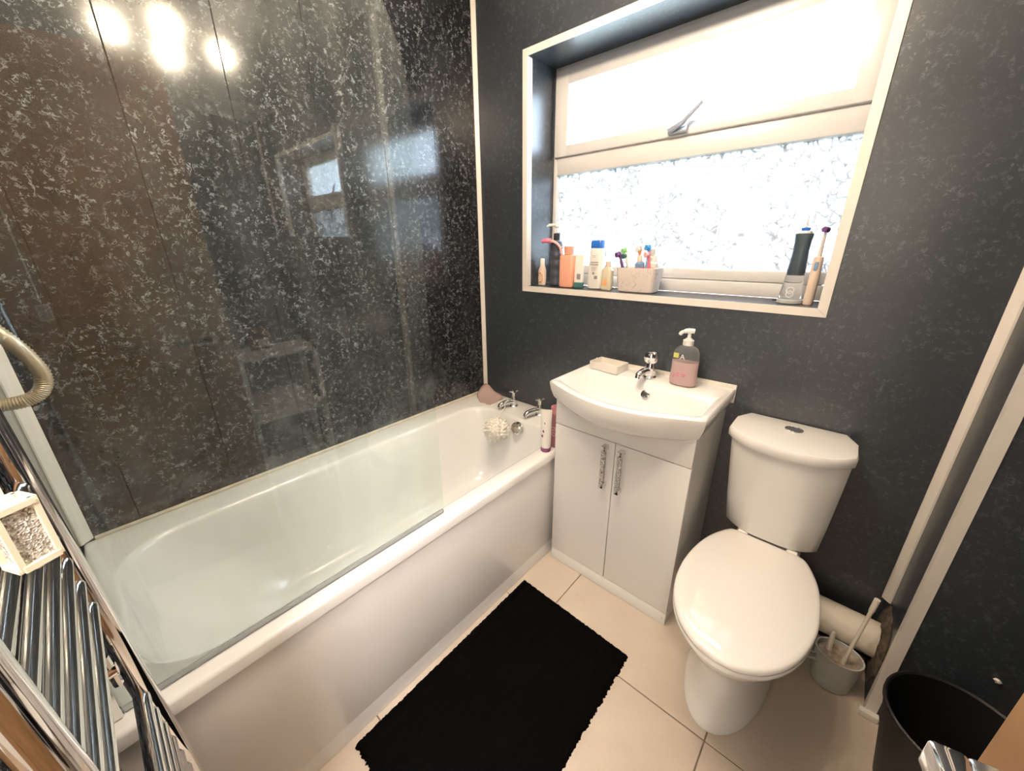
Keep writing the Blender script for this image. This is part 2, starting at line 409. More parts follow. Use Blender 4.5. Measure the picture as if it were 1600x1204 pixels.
hl = thing('hall_fill_lamp', 'round white fill lamp added out of view in the hallway', 'ceiling light', (2.06, -2.2, CZ))  # unseen lamp, added to brighten vanity and bath fronts through the doorway
obj('fill_base', lathe(BM(), [(.19, -.03), (.20, -.02), (.20, -.0005)], 2.06, -2.2, CZ, 40), 'white_plastic', hl)
obj('fill_dome', lathe(BM(), [(.01, -.10), (.08, -.093), (.145, -.072), (.182, -.031)], 2.06, -2.2, CZ, 40), 'hall_fill_glow', hl)
# trims
def trim(n, bm, label): return tag(obj('trim_%d' % n, bm, 'trim_white'), label, 'trim', kind='structure')
RZ = .553
trim(1, prism(BM(), [(0.0003, -.0003), (.0003, -.017), (.004, -.017), (.017, -.004), (.017, -.0003)], RZ + .006, CZ - .001), 'white corner trim between bath wall and window wall')
trim(2, prism(BM(), [(.0003, YB + .0003), (.026, YB + .0003), (.026, YB + .004), (.004, YB + .028), (.0003, YB + .028)], RZ + .006, CZ - .001), 'white corner trim at the shower end of the bath')
def mitre(n, pts, label):      # window trim bar with mitred ends: pts outer/inner corners in xz
    bm = BM(); f = [bm.verts.new((x, -.0045, z)) for x, z in pts]; k = [bm.verts.new((x, -.0003, z)) for x, z in pts]
    bm.faces.new(f); bm.faces.new(k[::-1])
    for i in range(4): bm.faces.new((f[i], f[(i + 1) % 4], k[(i + 1) % 4], k[i]))
    return trim(n, bm, label)
a0, a1, b0, b1, tw = WX0 - .012, WX1 + .012, WZ0 - .012, WZ1 + .012, .026
def in_(x, z): return (x, z)
g_ = .0006
mitre(3, [(a0, b0 + g_), (a0 + tw, b0 + tw + g_), (a0 + tw, b1 - tw - g_), (a0, b1 - g_)], 'white trim strip along the left side of the window opening')
mitre(4, [(a1, b0 + g_), (a1 - tw, b0 + tw + g_), (a1 - tw, b1 - tw - g_), (a1, b1 - g_)], 'white trim strip along the right side of the window opening')
mitre(5, [(a0, b0), (a1, b0), (a1 - tw, b0 + tw), (a0 + tw, b0 + tw)], 'white trim strip under the window sill')
mitre(6, [(a0, b1), (a1, b1), (a1 - tw, b1 - tw), (a0 + tw, b1 - tw)], 'white trim strip along the top of the window opening')
# the inner leg of the edge trim, turned into the reveal
for n, q, lb in ((7, (a0 + tw - .003, a0 + tw, 0, .02, b0 + tw, b1 - tw), 'left'), (8, (a1 - tw, a1 - tw + .003, 0, .02, b0 + tw, b1 - tw), 'right')):
    trim(n, bx(q[0], q[1], .0002, .03, q[4], q[5]), 'thin white trim edge turned into the %s window reveal' % lb)
bm = BM()
prism(bm, [(BX - .0003, -.0003), (BX - .022, -.0003), (BX - .022, -.005), (BX - .005, -.022), (BX - .0003, -.022)], .272, CZ - .001)
trim(9, bm, 'white trim in the inner corner above the waste pipe')
bm = BM()
prism(bm, [(BX - .003, BY - .003), (BX + .024, BY - .003), (BX + .024, BY - .0003), (BX - .0003, BY - .0003), (BX - .0003, BY + .022), (BX - .003, BY + .022)], .002, CZ - .001, )
trim(10, bm, 'white angle trim on the outer corner of the pipe boxing')
trim(11, bx(BX - .016, BX + .03, BY - .022, BY - .0035, .0002, .022, bev=.002), 'small white skirting offcut at the foot of the pipe boxing')
trim(12, bx(.0003, .012, YB + .03, -.02, RZ + .0003, RZ + .010, bev=.003), 'cream silicone seal between bath and left wall')
bpy.data.objects['trim_12'].data.materials[0] = MATS['sealant']

# ------------------------------------------------------------------ window
FY = .22
w1 = thing('window_1', 'white plastic bathroom window with obscured lower pane and top opener', 'window', (.9, FY, SZ), kind='structure')
def frame_bar(name, x0, x1, z0, z1, y0=FY, y1=FY + .06, bev=.005, par=None):
    return obj(name, bx(x0, x1, y0, y1, z0, z1, bev=bev), 'upvc', par or w1)
fz1 = 2.135; 
frame_bar('frame_side', WX0, WX0 + .020, SZ, fz1); frame_bar('frame_side', WX1 - .022, WX1, SZ, fz1)
frame_bar('frame_top', WX0 + .02, WX1 - .022, 2.105, fz1)
frame_bar('frame_sill', WX0 + .02, WX1 - .022, SZ, 1.235, FY, FY + .06); 
frame_bar('frame_bead', WX0 + .02, WX1 - .022, 1.2355, 1.282, FY + .008, FY + .05, bev=.012)
frame_bar('transom', WX0 + .02, WX1 - .022, 1.697, 1.777, FY, FY + .06)
sash = thing('sash', None, None); sash.parent = w1; sash.location = (0, 0, 0); OFF[sash] = OFF[w1]
sx0, sx1, sz0, sz1 = WX0 + .012, WX1 - .014, 1.772, 2.118
bm = BM()
for q in ((sx0, sx0 + .072, sz0, sz1), (sx1 - .064, sx1, sz0, sz1), (sx0 + .066, sx1 - .058, sz0, sz0 + .046), (sx0 + .066, sx1 - .058, sz1 - .064, sz1)):
    box(bm, q[0], q[1], FY - .016, FY + .03, q[2], q[3], bev=.006)
bpy.data.objects.remove(sash)
obj('sash', bm, 'upvc', w1)
obj('pane', bx(sx0 + .06, sx1 - .05, FY + .026, FY + .030, sz0 + .036, sz1 - .055), 'glass_clear', w1, smooth=False)
obj('pane', bx(WX0 + .016, WX1 - .018, FY + .032, FY + .036, 1.27, 1.705), 'glass_leaf', w1, smooth=False)
hb_ = BM(); box(hb_, .870, .945, FY - .034, FY - .0165, 1.778, 1.800, bev=.006)
h = obj('window_handle', hb_, 'handle_grey', w1)
bm = BM(); tube(bm, [(.878, FY - .034, 1.790), (.93, FY - .048, 1.806), (1.0, FY - .06, 1.858)], [.012, .009, .006], 10)
obj('lever', bm, 'handle_grey', h)

# ------------------------------------------------------------------ bath
bath = thing('bathtub', 'white acrylic bathtub with panelled front along the black wall', 'bathtub', (.375, -.85, 0))
def bring(x0, x1, y0, y1, r, z, bump=0):
    out = []
    for x, y in rrect(x0, x1, y0, y1, r, 24, 9):
        s = max(0, min(1, (-.75 - y) / .45)); s = s * s * (3 - 2 * s)
        e = max(0, min(1, (y + 1.62) / .25))
        xx = x
        if bump:
            k = max(0, 1 - abs(x - x0) / .12); xx = x + bump * (1 - s) * k * e
            k2 = max(0, 1 - abs(x - x1) / .12); xx -= bump * .6 * (1 - s) * k2 * e
        out.append((xx, y, z))
    return out
g3 = .003
rings = [bring(g3, .75, YB + g3, -g3, .012, .518), bring(g3, .75, YB + g3, -g3, .012, .545), bring(g3 + .002, .746, YB + .005, -.005, .012, .551), bring(.01, .74, YB + .01, -.01, .014, RZ),
         bring(.112, .690, YB + .050, -.175, [.15, .12, .12, .15], RZ), bring(.120, .682, YB + .056, -.183, [.15, .12, .12, .15], RZ - .003),
         bring(.127, .676, YB + .062, -.190, [.15, .12, .12, .15], RZ - .016), bring(.132, .672, YB + .070, -.194, [.16, .12, .12, .16], .50, .012),
         bring(.140, .664, YB + .100, -.200, [.18, .12, .12, .18], .43, .03), bring(.152, .65, YB + .17, -.215, [.19, .12, .12, .19], .33, .035),
         bring(.168, .63, YB + .26, -.235, [.18, .12, .12, .18], .24, .025), bring(.190, .605, YB + .35, -.265, [.15, .11, .11, .15], .185, .01),
         bring(.225, .565, YB + .43, -.305, [.12, .09, .09, .12], .163), bring(.30, .48, YB + .60, -.45, [.06, .05, .05, .06], .160)]
bm = loft(BM(), rings, cap0=False, cap1=True)
obj('tub', bm, 'acrylic', bath, ang=50)
obj('front_panel', bx(.715, .741, YB + .004, -.004, .075, .5175, bev=.003), 'gloss_white', bath)
obj('plinth', bx(.712, .736, YB + .004, -.004, .0005, .0745, bev=.002), 'gloss_white', bath)
def bath_tap(x, y):
    t = obj('tap', lathe(BM(), [(.022, 0), (.022, .006), (.016, .012), (.0145, .03), (.016, .036), (.016, .05), (.012, .056)], x, y, RZ, 20), 'chrome', bath)
    bm = BM(); tube(bm, spline([(x, y, RZ + .030), (x - .012, y - .035, RZ + .034), (x - .025, y - .075, RZ + .028), (x - .028, y - .085, RZ + .012)], 5), [.013] * 6 + [.0125] * 5 + [.0115] * 4 + [.011], 12)
    obj('spout', bm, 'chrome', t)
    bm = lathe(BM(), [(.009, .056), (.0085, .075), (.012, .082), (.012, .092), (.006, .096)], x, y, RZ, 16)
    for k in range(4):
        A = PI / 4 + k * PI / 2 + .3; tube(bm, [(x, y, RZ + .087), (x + .024 * math.cos(A), y + .024 * math.sin(A), RZ + .089)], [.006, .0045], 8)
    obj('tap_head', bm, 'chrome', t)
bath_tap(.300, -.085); bath_tap(.478, -.085)
bm = BM()
ov = Vector((.435, -.205, .512)); nrm = Vector((0, -1, .12)).normalized()
tube(bm, [ov + nrm * -.02, ov + nrm * .004], [.03, .034], 24)
k = obj('overflow', bm, 'chrome', bath)
bm = BM(); tube(bm, [ov + nrm * .004, ov + nrm * .02, ov + nrm * .024], [.031, .031, .026], 24)
obj('overflow_dial', bm, 'chrome_soft', k)
bm = BM(); tube(bm, [(.39, -.45, .1595), (.39, -.45, .163)], [.034, .03], 20); obj('plug_hole', bm, 'chrome', bath)
# flannel in the corner
bm = BM(); rows = []
for i in range(9):
    row = []
    for j in range(9):
        u, v = i / 8, j / 8
        p = Vector((.03, -.03, RZ + .050)).lerp(Vector((.185, -.045, RZ + .006)), u).lerp(Vector((.035, -.11, RZ + .012)).lerp(Vector((.19, -.215, RZ - .05)), u), v)
        p.z += .008 * math.sin(9 * u + 4 * v) * (1 - u * .5) + .006
        if p.z < RZ + .004 and p.y > -.17: p.z = RZ + .004
        row.append(p)
    rows.append(row)
loft(bm, rows, False, False, closed=False)
fo = obj('flannel', bm, 'flannel', loc=(.06, -.06, RZ)); tag(fo, 'dusty pink flannel draped in the bath corner under the trim', 'flannel')
md = fo.modifiers.new('s', 'SOLIDIFY'); md.thickness = .004
# mesh sponge
pf = thing('bath_puff', 'cream mesh bath puff hanging at the tap end of the bath', 'bath puff', (.352, -.274, .50))
bm = BM(); bmesh.ops.create_icosphere(bm, subdivisions=6, radius=1)
for v in bm.verts:
    d = v.co.normalized(); t = noise.noise(d * 2.2) ; n1 = abs(noise.noise(d * 5.0 + Vector((t * 3, 5, 1)))); n2 = noise.noise(d * 13)
    v.co = d * (.063 * (.86 + .42 * n1 + .05 * n2)); v.co.z *= .95
obj('netting', bm, 'puff', pf, local=True, ang=180)
bm = BM(); tube(bm, spline([(.352, -.274, .555), (.33, -.22, .575), (.315, -.175, .578), (.30, -.155, .595), (.297, -.125, .605)], 6), .0022, 6)
obj('cord', bm, 'puff', pf)

# bath screen
scr = thing('bath_screen', 'clear glass shower screen standing on the bath rim', 'shower screen', (.705, -1.28, RZ))
def screen_outline(y1, y0, z0, zs, az, ay):
    pts = [(y0, z0), (y1, z0)]
    for k in range(13):
        t = PI / 2 * k / 12; pts.append((y1 - ay * (1 - math.cos(t)), zs + az * math.sin(t)))
    pts.append((y0, zs + az)); return pts
pts = screen_outline(-.897, -1.665, RZ + .014, 1.66, .34, .27)
bm = BM(); loft(bm, [[(.702, y, z) for y, z in pts], [(.708, y, z) for y, z in pts]])
obj('glass', bm, 'screen_glass', scr, smooth=False)
obj('seal', bx(.7005, .7095, -1.665, -.900, RZ + .001, RZ + .0135, bev=.002), 'clear_plastic', scr)
obj('hinge_profile', bx(.694, .716, YB + .002, -1.6655, RZ + .001, 2.0, bev=.003), 'chrome_soft', scr)

# shower hose, wall outlet and handset at the head of the bath
sh = thing('shower_unit', 'white electric shower with ribbed beige hose at the head of the bath', 'shower', (.50, YB, 1.3))
obj('shower_body', bx(.36, .60, YB + .002, YB + .085, 1.34, 1.70, bev=.015, seg=3), 'white_plastic', sh)
bm = BM()
pth = spline([(.52, YB + .045, 1.345), (.53, -1.652, 1.30), (.54, -1.632, 1.272), (.55, -1.614, 1.243), (.55, -1.600, 1.208), (.55, -1.594, 1.172), (.55, -1.603, 1.148), (.55, -1.622, 1.137), (.55, -1.650, 1.137), (.56, -1.675, 1.15), (.62, -1.672, 1.30), (.635, -1.66, 1.55)], 14)
tube(bm, pth, [.0118 if (i // 1) % 2 else .0100 for i in range(len(pth))], 14)
obj('hose', bm, 'hose', sh, ang=80)
bm = BM(); tube(bm, [(.635, -1.66, 1.54), (.635, -1.645, 1.70)], [.012, .014], 14); tube(bm, [(.635, -1.645, 1.69), (.635, -1.595, 1.73), (.635, -1.58, 1.722)], [.016, .04, .042], 18)
obj('handset', bm, 'white_plastic', sh)

# ------------------------------------------------------------------ vanity, basin
VX0, VX1, VY = .762, 1.294, -.35
van = thing('vanity_unit', 'white gloss two-door vanity cabinet under the basin', 'cabinet', ((VX0 + VX1) / 2, VY / 2, 0))
bm = BM()
box(bm, VX0, VX0 + .016, VY + .018, -.002, .002, .80); box(bm, VX1 - .016, VX1, VY + .018, -.002, .002, .80)
box(bm, VX0 + .016, VX1 - .016, -.012, -.002, .06, .80); box(bm, VX0 + .016, VX1 - .016, VY + .018, -.012, .06, .076)
obj('body', bm, 'gloss_white', van, smooth=False)
obj('fascia', bx(VX0, VX1, VY, VY + .0175, .697, .805, bev=.002), 'gloss_white', van)
obj('plinth', bx(VX0, VX1, VY + .001, VY + .0175, .001, .058, bev=.0015), 'gloss_white', van)
for s, (x0, x1, hx) in enumerate(((VX0, 1.0265, .996), (1.0295, VX1, 1.060))):
    d = obj('door', bx(x0, x1, VY, VY + .0175, .061, .694, bev=.002), 'gloss_white', van)
    h = obj('handle', bx(hx - .0085, hx + .0085, VY - .030, VY - .016, .508, .678, bev=.003), 'handle_crystal' if s == 0 else 'handle_crystal', d)
    for za in (.664, .504): obj('handle_post', bx(hx - .009, hx + .009, VY - .031, VY - .0004, za, za + .019, bev=.002), 'chrome_soft', d)
for x in (VX0 + .012, VX1 - .012):
    for z in (.03,): 
        bm = BM(); tube(bm, [(x, VY + .0012, z), (x, VY + .0002, z)], .003, 10); obj('screw_cap', bm, 'grey_plastic', van)
bas = thing('basin', 'white ceramic bow-fronted washbasin on the vanity', 'basin', (1.025, -.2, .80))
def bout(hw, back, side, bow, z, rc=.03, cx=1.025):
    pts = []
    n = 28
    front = []
    for i in range(n + 1):
        u = -1 + 2 * i / n
        front.append((cx + hw * u, -(side + bow * math.cos(u * PI / 2))))
    # soften the two front corners
    pts += front
    for k in range(1, 8): t = k / 8; pts.append((cx + hw, -side + (back + side) * t))
    for k in range(0, 13): t = k / 12; pts.append((cx + hw - 2 * hw * t, back))
    for k in range(1, 8): t = k / 8; pts.append((cx - hw, back - (back + side) * t))
    return [(x, y, z) for x, y in pts]
TZ = .878
rg = [bout(.19, -.06, .22, .09, .735), bout(.235, -.02, .30, .095, .765), bout(.262, -.006, .335, .10, .788), bout(.276, -.004, .350, .10, .808), bout(.286, -.003, .358, .098, .84), bout(.290, -.003, .362, .096, TZ - .012),
      bout(.2885, -.004, .361, .0955, TZ - .004), bout(.284, -.006, .357, .094, TZ), bout(.266, -.125, .336, .088, TZ - .001), bout(.258, -.135, .328, .085, TZ - .008), bout(.240, -.150, .314, .078, TZ - .03),
      bout(.205, -.175, .288, .065, TZ - .075), bout(.155, -.20, .262, .045, TZ - .105), bout(.08, -.235, .255, .02, TZ - .118)]
bm = loft(BM(), rg)
bo = obj('bowl', bm, 'ceramic', bas, ang=42)
bm = BM(); box(bm, 1.025 - .288, 1.025 + .290, -.0115, -.0008, TZ - .055, TZ + .014, bev=.003)
obj('seal_strip', bm, 'trim_white', bas)
bm = BM(); P = Vector((1.043, -.163, TZ - .042)); nn = Vector((0, -.86, .5)).normalized()
tube(bm, [P - nn * .004, P + nn * .003, P + nn * .004], [.0165, .0165, .0135], 20); ok = obj('overflow_ring', bm, 'chrome', bas)
bm = BM(); tube(bm, [P + nn * .0035, P + nn * .0046], .0085, 16); obj('overflow_hole', bm, 'dark_slot', ok)
bm = BM(); tube(bm, [(1.03, -.30, TZ - .119), (1.03, -.30, TZ - .113)], [.026, .022], 20); obj('waste', bm, 'chrome', bas)
# basin tap
tx, ty = 1.020, -.085
t = obj('tap', lathe(BM(), [(.026, 0), (.026, .006), (.021, .012), (.020, .03), (.022, .036), (.018, .05), (.016, .062)], tx, ty, TZ, 24), 'chrome', bas)
bm = BM(); tube(bm, spline([(tx, ty, TZ + .030), (tx - .006, ty - .04, TZ + .036), (tx - .010, ty - .078, TZ + .030), (tx - .011, ty - .086, TZ + .016)], 5), [.013] * 12 + [.0115] * 4, 12); obj('spout', bm, 'chrome', t)
bm = lathe(BM(), [(.017, .062), (.025, .070), (.029, .082), (.029, .096), (.024, .106), (.012, .111)], tx, ty, TZ, 24); obj('tap_head', bm, 'chrome', t)
# things on the basin
sd = thing('soap_dish', 'cream rectangular soap dish on the left of the basin', 'soap dish', (.842, -.085, TZ))
R = Matrix.Translation((.842, -.085, TZ)) @ Matrix.Rotation(math.radians(-4), 4, 'Z')
bm = BM(); o_ = rrect(-.068, .068, -.046, .046, .006, 2, 3); i_ = rrect(-.061, .061, -.039, .039, .005, 2, 3)
loft(bm, [[(x, y, .0005) for x, y in o_], [(x, y, .032) for x, y in o_], [(x, y, .032) for x, y in i_], [(x, y, .010) for x, y in i_]]); xf(bm, R)
obj('tray', bm, 'trim_white', sd)
sb = thing('soap_dispenser', 'clear pump bottle of pink hand soap on the right of the basin', 'soap bottle', (1.148, -.085, TZ))
x, y = 1.148, -.085
prof = [(0, .040, .022), (.004, .046, .027), (.02, .0485, .0295), (.06, .046, .029), (.10, .046, .028), (.128, .043, .027), (.142, .036, .022), (.150, .022, .017), (.153, .016, .015)]
obj('bottle', selli(prof, x, y, TZ + .0005, 2.6), 'clear_plastic', sb)
pr2 = [(z + .0015, hx - .0022, hy - .0022) for z, hx, hy in prof[:4]] + [(.092, .044, .0265)]
obj('liquid_soap', selli(pr2, x, y, TZ + .0005, 2.6), 'soap_pink', sb)
obj('collar', lathe(BM(), [(.0185, .1535), (.0185, .172), (.012, .174), (.011, .178)], x, y, TZ, 20), 'white_plastic', sb)
bm = lathe(BM(), [(.0065, .178), (.006, .196), (.009, .199), (.009, .206)], x, y, TZ, 12); tube(bm, spline([(x + .014, y + .006, TZ + .205), (x - .005, y - .002, TZ + .206), (x - .024, y - .012, TZ + .199), (x - .029, y - .014, TZ + .190)], 5), [.0085] * 8 + [.0065] * 7 + [.005], 10)
obj('pump', bm, 'white_plastic', sb)
bm = BM(); box(bm, x - .036, x - .018, y - .0290, y - .0284, TZ + .108, TZ + .126); obj('yellow_label', bm, 'yellow_label', sb)
RX = Matrix.Rotation(math.radians(90), 4, 'X')
lettering('A', .026, Matrix.Translation((x - .004, y - .0300, TZ + .113)) @ RX, 'white_plastic', sb)
bm = BM()
for k in range(7):
    A = k * .9; tube(bm, [(x - .012 + .020 * math.cos(A), y - .0302, TZ + .042 + .008 * math.sin(A * 1.7)), (x - .012 + .02 * math.cos(A) + .009, y - .0302, TZ + .044 + .008 * math.sin(A * 1.7 + .6))], .0016, 6)
obj('flower_print', bm, 'pink', sb)

# ------------------------------------------------------------------ things on the bath rim
tb = thing('lotion_tube', 'white squeeze tube with purple print and purple cap on the bath rim', 'tube', (.718, -.352, RZ))
x, y = .716, -.352
obj('cap', lathe(BM(), [(.021, 0), (.022, .002), (.022, .017), (.0205, .018)], x, y, RZ + .0005, 24), 'purple_cap', tb)
prof = [(.0185, .0205, .0205), (.03, .022, .021), (.08, .0225, .019), (.13, .023, .0125), (.165, .0235, .006), (.182, .0235, .0022), (.188, .0235, .002)]
obj('tube_body', xf(selli(prof, 0, 0, 0, 2.0), Matrix.Translation((x, y, RZ)) @ Matrix.Rotation(math.radians(35), 4, 'Z')), 'bottle_white', tb)
bm = BM()
for k, z in enumerate((.075, .095, .112, .13)):
    yy = y - .0212 + k * .0028; bmesh.ops.create_icosphere(bm, subdivisions=1, radius=.0055, matrix=Matrix.Translation((x - .004 + .003 * (k % 2), yy, RZ + z)) @ Matrix.Diagonal((1.1, .25, 1.3, 1)))
obj('flower_print', bm, 'print_purple', tb)
pb = thing('pink_bottle', 'pink shower gel bottle between the white tube and the vanity', 'bottle', (.728, -.30, RZ))
x, y = .731, -.300
obj('bottle', selli([(0, .020, .013), (.004, .024, .017), (.03, .0255, .0185), (.12, .0255, .0185), (.15, .0245, .0175), (.158, .021, .015)], x, y, RZ + .0005, 3), 'pink_bottle', pb)
obj('cap', selli([(.1585, .0235, .0165), (.161, .0245, .0175), (.188, .0245, .0175), (.191, .022, .015)], x, y, RZ, 3), 'pink_cap', pb)
lettering('FLO', .026, Matrix.Translation((x, y - .0190, RZ + .08)) @ RX @ Matrix.Rotation(math.radians(-90), 4, 'Z'), 'pink_light', pb)
cb = thing('green_topped_bottle', 'small cream bottle with dark green top behind the pink bottle', 'bottle', (.728, -.235, RZ))
x, y = .728, -.237
obj('bottle', selli([(0, .018, .014), (.004, .021, .017), (.15, .021, .017), (.185, .018, .014), (.19, .012, .010)], x, y, RZ + .0005, 2.6), 'bottle_white', cb)
obj('cap', lathe(BM(), [(.017, .191), (.018, .193), (.018, .212), (.015, .214)], x, y, RZ, 20), 'dark_green', cb)
bm = BM(); tube(bm, spline([(.690, -.17, RZ + .008), (.688, -.155, RZ + .10), (.686, -.135, RZ + .19), (.70, -.125, RZ + .255), (.71, -.12, RZ + .275)], 6), [.010] * 6 + [.0085] * 6 + [.011] * 6 + [.013] * 6 + [.009], 12)
tag(obj('brush_handle', bm, 'cream', loc=(.69, -.17, RZ)), 'curved cream bath brush handle standing behind the bottles', 'brush')

# ------------------------------------------------------------------ toilet
TO = (1.527, -.14, 0)
toi = thing('toilet', 'white close-coupled toilet with closed lid beside the vanity', 'toilet', TO, rot=(0, 0, math.radians(-2.2)))
def egg(hw, yb, yf, z, cx=0, n=48, pw=2.0, bp=2.6):
    """outline in toilet frame: y runs forward (negative); widest at 45% """
    ym = yb + (yf - yb) * .48; pts = []
    for i in range(n):
        t = 2 * PI * i / n; ct, st = math.cos(t), math.sin(t)
        if st < 0: p = (cx + hw * math.copysign(abs(ct) ** (2 / pw), ct), ym + (ym - yf) * -abs(st) ** (2 / pw))
        else: p = (cx + hw * math.copysign(abs(ct) ** (2 / bp), ct), ym + (yb - ym) * abs(st) ** (2 / bp))
        pts.append((p[0], p[1], z))
    return pts
rg = [egg(.122, .06, -.465, .0006), egg(.122, .06, -.465, .012), egg(.116, .055, -.455, .03), egg(.106, .05, -.435, .09), egg(.101, .045, -.420, .16), egg(.104, .04, -.422, .20), egg(.120, .03, -.452, .245),
      egg(.145, .0, -.505, .30), egg(.162, -.02, -.545, .345), egg(.169, -.03, -.562, .38), egg(.170, -.035, -.566, .398), egg(.164, -.04, -.558, .404)]
bm = loft(BM(), rg); 
obj('pan', bm, 'ceramic', toi, local=True, ang=60)
bm = BM(); box(bm, -.095, .092, -.075, .125, .26, .428, bev=.012, seg=3)
obj('cistern_shelf', bm, 'ceramic', toi, local=True)
WP = [(-.062, .092), (-.070, .108), (-.10, .127), (-.15, .148), (-.21, .163), (-.28, .171), (-.35, .171), (-.42, .160), (-.48, .139), (-.53, .107), (-.56, .074), (-.578, .040), (-.584, .0)]
def seat_outline(s=1.0, z=0, k=1.0):
    rp = spline([(w, y, 0) for y, w in WP], 4); out = []
    cy = -.30
    R_ = [(p.x * s, cy + (p.y - cy) * s) for p in rp]
    out = R_[:-1] + [(-x, y) for x, y in R_[::-1]]
    return [(x, y, z) for x, y in out]
bm = loft(BM(), [seat_outline(.985, .4045), seat_outline(1.0, .408), seat_outline(1.0, .417), seat_outline(.99, .4195)])
obj('seat', bm, 'seat_white', toi, local=True, ang=50)
bm = loft(BM(), [seat_outline(.985, .4205), seat_outline(1.003, .424), seat_outline(1.006, .431), seat_outline(.997, .438), seat_outline(.975, .4415), seat_outline(.93, .4435), seat_outline(.82, .4455), seat_outline(.6, .447), seat_outline(.3, .4475)])
obj('lid', bm, 'seat_white', toi, local=True, ang=60)
for s in (-1, 1): obj('hinge', tube(BM(), [(s * .07 - .014, -.055, .432), (s * .07 + .014, -.055, .432)], .011, 12), 'seat_white', toi, local=True)
def cis(xl, xr, yb, ys, yf, ch, cy_, z, n=20):
    pts = [(xl + ch, yb), (xl, yb - cy_), (xl, ys + .02)]
    for i in range(n + 1):
        u = -1 + 2 * i / n; e = abs(u) ** 3.2
        pts.append(((xl + xr) / 2 + (xr - xl) / 2 * u * .985, yf + (ys - yf) * e))
    pts += [(xr, ys + .02), (xr, yb - cy_), (xr - ch, yb)]
    return [(x, y, z) for x, y in pts]
X0, X1 = 1.343, 1.677
bm = loft(BM(), [cis(1.398, 1.648, -.012, -.145, -.185, .02, .02, .431), cis(1.388, 1.656, -.008, -.155, -.203, .02, .02, .445), cis(1.376, 1.662, -.005, -.165, -.215, .02, .02, .55), cis(1.362, 1.668, -.004, -.172, -.228, .02, .03, .70), cis(1.356, 1.670, -.004, -.175, -.234, .02, .03, .768)])
for v in bm.verts: v.co -= Vector(TO)
xf(bm, Matrix.Rotation(math.radians(2.2), 4, 'Z'))
cb_ = obj('cistern', bm, 'ceramic', toi, local=True, ang=45)
bm = loft(BM(), [cis(X0 + .003, X1 - .003, -.004, -.170, -.243, .03, .06, .7685), cis(X0, X1, -.003, -.173, -.247, .03, .065, .774), cis(X0, X1, -.003, -.173, -.247, .03, .065, .795), cis(X0 + .004, X1 - .004, -.006, -.170, -.243, .03, .065, .802), cis(X0 + .012, X1 - .012, -.012, -.163, -.235, .03, .065, .804)])
for v in bm.verts: v.co -= Vector(TO)
xf(bm, Matrix.Rotation(math.radians(2.2), 4, 'Z'))
lidc = obj('cistern_lid', bm, 'ceramic', toi, local=True, ang=40)
bp_ = Matrix.Rotation(math.radians(2.2), 4, 'Z') @ (Vector((1.512, -.078, 0)) - Vector(TO))
bm = lathe(BM(), [(.0255, .8035), (.0255, .807), (.0225, .8085), (.0215, .807)], bp_.x, bp_.y, 0, 28); fb = obj('flush_button', bm, 'chrome', lidc, local=True)
# waste pipe and the rough hole it enters
pp = thing('waste_pipe', 'cream waste pipe running from the toilet into the boxing', 'pipe', (1.75, -.085, .165))
bm = BM(); tube(bm, [(1.60, -.085, .170), (BX - .001, -.085, .163)], .056, 32); obj('pipe', bm, 'pipe_cream', pp)
bm = BM(); tube(bm, [(1.655, -.085, .1685), (1.70, -.085, .1675)], .0605, 32); obj('pipe_collar', bm, 'pipe_cream', pp)
bm = BM(); N = 40; rr = []
for k, (dx, rb) in enumerate(((0, .0565), (-.010, .060), (-.014, .070), (-.008, .088), (-.0004, .104))):
    rr.append([(BX + dx - .0003 + .003 * noise.noise(Vector((i * .5, k, 0))), max(min(-.085 + (rb + (.014 * noise.noise(Vector((i * .35, k * .7, 3))) if k > 1 else 0)) * math.cos(2 * PI * i / N), -.003), BY + .03), max(.163 + (rb + (.02 * noise.noise(Vector((i * .35, k * .7, 3))) if k > 1 else 0)) * math.sin(2 * PI * i / N) * (1.25 if k > 2 else 1), .004)) for i in range(N)])
loft(bm, rr, False, False); obj('filler_ring', bm, 'filler', pp)
# toilet brush
tbz = thing('toilet_brush', 'grey toilet brush holder with white brush beside the toilet', 'toilet brush', (1.778, -.178, 0))
bx_, by_ = 1.783, -.185
out = [(.046, .0006), (.050, .004), (.056, .06), (.061, .130), (.0625, .134)]
inn = [(.058, .133), (.053, .100), (.052, .098)]
bm = lathe(BM(), out + inn, bx_, by_, 0, 32, 1, .82, True, True); obj('holder', bm, 'grey_plastic', tbz)
bm = lathe(BM(), [(.0515, .0985), (.0545, .118), (.052, .1205)], bx_, by_, 0, 28, 1, .80); obj('brush_disc', bm, 'brush_top', tbz)
bm = BM(); tube(bm, spline([(bx_ + .012, by_ - .022, .112), (bx_ + .016, by_ - .018, .20), (bx_ + .026, by_ + .0, .30), (bx_ + .032, by_ + .008, .382)], 6), [.007] * 3 + [.0055] * 12 + [.0075] * 4, 12); obj('brush_handle', bm, 'pipe_cream', tbz)
bm = BM(); tube(bm, [(bx_ - .026, by_ + .010, .113), (bx_ - .028, by_ + .012, .185), (bx_ - .028, by_ + .012, .192)], [.009, .0065, .004], 12); obj('rim_tool', bm, 'pipe_cream', tbz)
bm = BM(); tube(bm, spline([(bx_ - .055, by_ - .02, .108), (bx_ - .085, by_ - .03, .110), (bx_ - .084, by_ - .048, .102), (bx_ - .052, by_ - .036, .098)], 5), .0035, 8); obj('hook', bm, 'grey_plastic', tbz)
